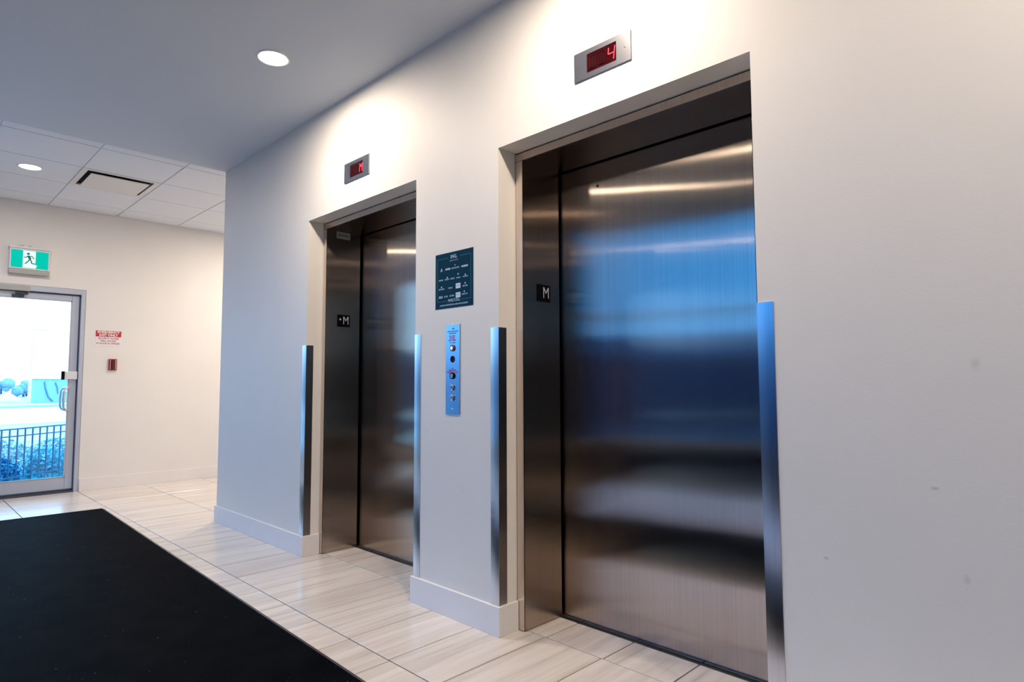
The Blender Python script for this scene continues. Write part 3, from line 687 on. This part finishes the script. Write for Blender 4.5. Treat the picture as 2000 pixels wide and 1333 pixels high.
M_bldg = mat('far_building_wall', (.22, .40, .46), .8)
M_roof = mat('far_white_roof', (.85, .85, .85), .6)
M_pole = mat('lamp_pole', (.75, .78, .8), .5)
go = MB().box(-140, 60, -90, 90, -.30, -.14).build('ground', M_grd); tag(go, 'pale gravel ground outside the glass exit door', 'ground', kind='structure')
M_strip = mat('outdoor_asphalt', (.14, .28, .42), .9)
def slab(name, pts, z0, z1, m, label, cat):
    o = MB().prism(pts, z0, z1, plane='xy').build(name, m); tag(o, label, cat); return o
slab('parking_lot', [(-20.0, -14), (-28.5, 10.5), (-45.5, 10.5), (-35.0, -14)], -.139, -.125, M_road, 'white concrete lot beyond the fence', 'pavement')
slab('road', [(-36.0, -14), (-47.2, 11.5), (-49.5, 11.5), (-39.0, -14)], -.139, -.125, M_strip, 'blue-grey asphalt strip beyond the concrete lot', 'road')
slab('curb', [(-40.0, -14), (-50.6, 11.5), (-52.0, 11.5), (-42.0, -14)], -.139, -.06, M_road, 'long white curb behind the asphalt strip', 'curb')
sa = MB().box(-18, 40, -14, WIN_Y-.25, -.139, -.12).build('street', mat('street_asphalt', (.006, .025, .07), .9)); tag(sa, 'unseen street outside the lobby windows, darkened for the steel', 'street')  # unseen ground made navy so the steel reflects a dark zone
sb = MB().box(4.6, 40, WIN_Y-.2, 12, -.139, -.12).build('reflection_slab', bpy.data.materials['street_asphalt']); tag(sb, 'unseen navy driveway outside the lobby end wall', 'reflection_slab')  # unseen slab added for the navy low in the reflections
fb = MB().box(-90, 60, -32, -24, -.14, 3.5).build('added_tall_building', mat('tall_facade', (.06, .15, .28), .8)); tag(fb, 'unseen taller building added to step the reflected gradient', 'building')  # unseen, added as the upper step of the reflected gradient
fb = MB().box(-70, 40, -21, -14, -.14, 2.0).build('added_low_building', mat('far_facade', (.006, .04, .11), .8)); tag(fb, 'unseen long low building added to darken the reflected horizon', 'building')  # unseen, added as the dark lower step of the reflected gradient
# container with a white top
e = empty('storage_container', (-54, 8.2, -.14)); tag(e, 'pale blue storage container with a white roof beyond the curb', 'container')
b = MB(); a0 = Vector((-52.5, 7.1)); a1 = Vector((-57.0, 10.9)); dn = Vector((-2.4, .35))
P = [tuple(a0), tuple(a1), tuple(a1+dn), tuple(a0+dn)]
MB().prism(P, -.14, 1.55, plane='xy').build('container_body', M_bldg, e)
MB().prism([(p[0]*1.0+(.15 if i < 2 else -.15), p[1]) for i, p in enumerate(P)], 1.551, 1.95, plane='xy').build('container_roof', M_roof, e)
dv = (a1-a0)
def onface(u, z): q = a0 + dv*u; return (q.x+.05, q.y+.02, z)
MB().tube([onface(.22, 1.35), onface(.24, .9), onface(.30, .3), onface(.38, 0)], .05, 6).build('graffiti_stroke', M_strip, e)
MB().tube([onface(.42, 1.3), onface(.46, .95), onface(.48, .5)], .04, 6).build('graffiti_stroke', M_strip, e)
b = MB(); q0 = onface(.55, .75); q1 = onface(.66, .75); b.prism([(q0[0]+.04, q0[1]), (q1[0]+.04, q1[1]), (q1[0], q1[1]), (q0[0], q0[1])], .62, 1.0, plane='xy'); b.build('white_panel', M_roof, e)
e = empty('street_lamp', (-70, 9.35, -.14)); tag(e, 'tall thin pale lamp pole standing beyond the road', 'lamp post')
MB().cyl((-70, 9.35, -.14), (-70, 9.35, 1.6), .15, 10, .13).build('pole_base', M_pole, e); MB().cyl((-70, 9.35, 1.6), (-70, 9.35, 6.2), .07, 8, .045).build('pole', M_pole, e)
MB().box(-70.1, -69.9, 9.35, 10.6, 6.1, 6.22, .02).build('lamp_head', M_pole, e)
b = MB(); n = 12
b.lathe([(1.0, 0), (.75, .22), (.4, .5), (.05, .62)], (-66, 7.3, -.14), 'z', 12)
o = b.build('dirt_mound', M_road, smooth=True); tag(o, 'small pale dirt mound left of the lamp pole', 'mound')
for k, (x, y, h, rr) in enumerate([(-84, 8.3, 2.1, .95), (-88.5, 9.3, 2.3, 1.0), (-84, 10.7, 2.0, .95), (-89, 11.6, 2.2, 1.0)]):
    e = empty('far_tree', (x, y, -.14)); tag(e, ['leftmost', 'second from left', 'third from left', 'rightmost'][k] + ' of the low blue-green trees on the horizon', 'tree', 'trees on the horizon')
    MB().cyl((x, y, -.14), (x, y, h*.5), .12, 8, .08).build('trunk', M_fence, e)
    b = bmesh.new(); rnd = random.Random(k)
    for q in range(7):
        c = bmesh.new(); bmesh.ops.create_icosphere(c, subdivisions=2, radius=rr*rnd.uniform(.35, .6))
        off = Vector((x+rnd.uniform(-.7, .7)*rr, y+rnd.uniform(-.7, .7)*rr, h*rnd.uniform(.22, .62)))
        for v in c.verts: v.co = v.co*(1+rnd.uniform(-.12, .12)) + off
        me = bpy.data.meshes.new('t'); c.to_mesh(me); c.free(); b.from_mesh(me); bpy.data.meshes.remove(me)
    mb = MB(); mb.bm.free(); mb.bm = b; mb.build('crown', M_tree, e)
# fence
F0 = Vector((-9.504, 1.007)); FD = (Vector((-10.168, 1.759))-F0).normalized()
e = empty('picket_fence', (F0.x, F0.y, -.14)); tag(e, 'low black metal picket fence with painted blue haze outside the glass door', 'fence')
def rail(z, r):
    p, q = F0-FD*1.6, F0+FD*2.2; nn = Vector((-FD.y, FD.x))*r
    MB().prism([tuple(p+nn), tuple(q+nn), tuple(q-nn), tuple(p-nn)], z-r, z+r, plane='xy').build('rail', M_fence, e)
rail(.612, .0085); rail(.525, .0075); rail(.03, .0085)
pk = MB().box(-.0065, .0065, -.0065, .0065, 0, .60).build('picket', M_fence); pk.parent = e
for k in range(33):
    o = pk if k == 0 else pk.copy()
    if k: COL.objects.link(o); o.parent = e
    q = F0 + FD*(-1.55 + .1125*k); o.location = (q.x-F0.x, q.y-F0.y, .14+.012); o.rotation_euler = (0, 0, math.atan2(FD.y, FD.x))
# bushes behind the fence, each its own shrub, blue daylight cast painted into leaves
def shrub(cx, cy, rad, h, m, label, k):
    rnd = random.Random(50+k); e = empty('shrub', (cx, cy, -.14)); tag(e, label, 'shrub', 'shrubs behind the fence')
    st_ = MB()
    for q in range(9):
        a = rnd.uniform(0, 6.28); st_.tube([(cx, cy, -.14), (cx+math.cos(a)*rad*.3, cy+math.sin(a)*rad*.3, h*.4), (cx+math.cos(a)*rad*.6, cy+math.sin(a)*rad*.6, h*.85)], .003, 5)
    st_.build('stems', M_bark, e)
    lf = MB()
    for q in range(1500):
        a = rnd.uniform(0, 6.28); rr = rad*math.sqrt(rnd.random()); z = -.12 + (h+.12)*rnd.random()**.8*(1-.35*(rr/rad)**2)
        c = Vector((cx+math.cos(a)*rr, cy+math.sin(a)*rr, z)); s = rnd.uniform(.018, .042)
        mt = Euler((rnd.uniform(-1.2, 1.2), rnd.uniform(-1.2, 1.2), rnd.uniform(0, 6.3))).to_matrix()
        vs = [lf.bm.verts.new(c + mt @ Vector(v)) for v in ((-s*.55, 0, 0), (0, -s, 0), (s*.55, 0, .004), (0, s, 0))]
        lf.bm.faces.new(vs)
    o = lf.build('leaves', m, e); o['kind'] = 'stuff'
shr = [(-9.75, .45, .28, .22, 0, 'dark blue-green shrub behind the fence at the frame edge'), (-10.15, 1.05, .26, .25, 0, 'dark blue shrub behind the fence, left of centre in the door'),
       (-10.5, 1.64, .28, .30, 1, 'teal leafy shrub behind the fence, mid door'), (-11.1, 2.45, .22, .26, 1, 'teal shrub behind the fence beside the door handle side'),
       (-11.2, 1.25, .36, .38, 2, 'pale feathery shrub behind the darker shrubs'), (-11.75, 1.95, .36, .34, 2, 'pale shrub farthest from the fence')]
for k, (x, y, r_, h, mi, lab) in enumerate(shr): shrub(x, y, r_, h, M_leafs[mi], lab, k)
gb = MB(); rnd = random.Random(3)
gp = MB().prism([(XF-.25, -.8), (XF-.25, 2.8), (-11.6, 3.6), (-11.6, -.8)], -.139, -.10, plane='xy').build('lawn', M_grass); tag(gp, 'grass bank with painted blue cast between the exit door and the fence', 'lawn', kind='structure')
for q in range(4200):
    x = rnd.uniform(-10.8, -8.5); y = rnd.uniform(.2, 2.3); h = rnd.uniform(.03, .12); a = rnd.uniform(0, 6.3); wv_ = .006
    c, s_ = math.cos(a)*wv_, math.sin(a)*wv_; lx_, ly_ = rnd.uniform(-.03, .03), rnd.uniform(-.03, .03)
    gb.bm.faces.new([gb.bm.verts.new((x-c, y-s_, -.10)), gb.bm.verts.new((x+c, y+s_, -.10)), gb.bm.verts.new((x+lx_, y+ly_, -.10+h))])
o = gb.build('grass_blades', M_grass, gp); o['kind'] = 'stuff'
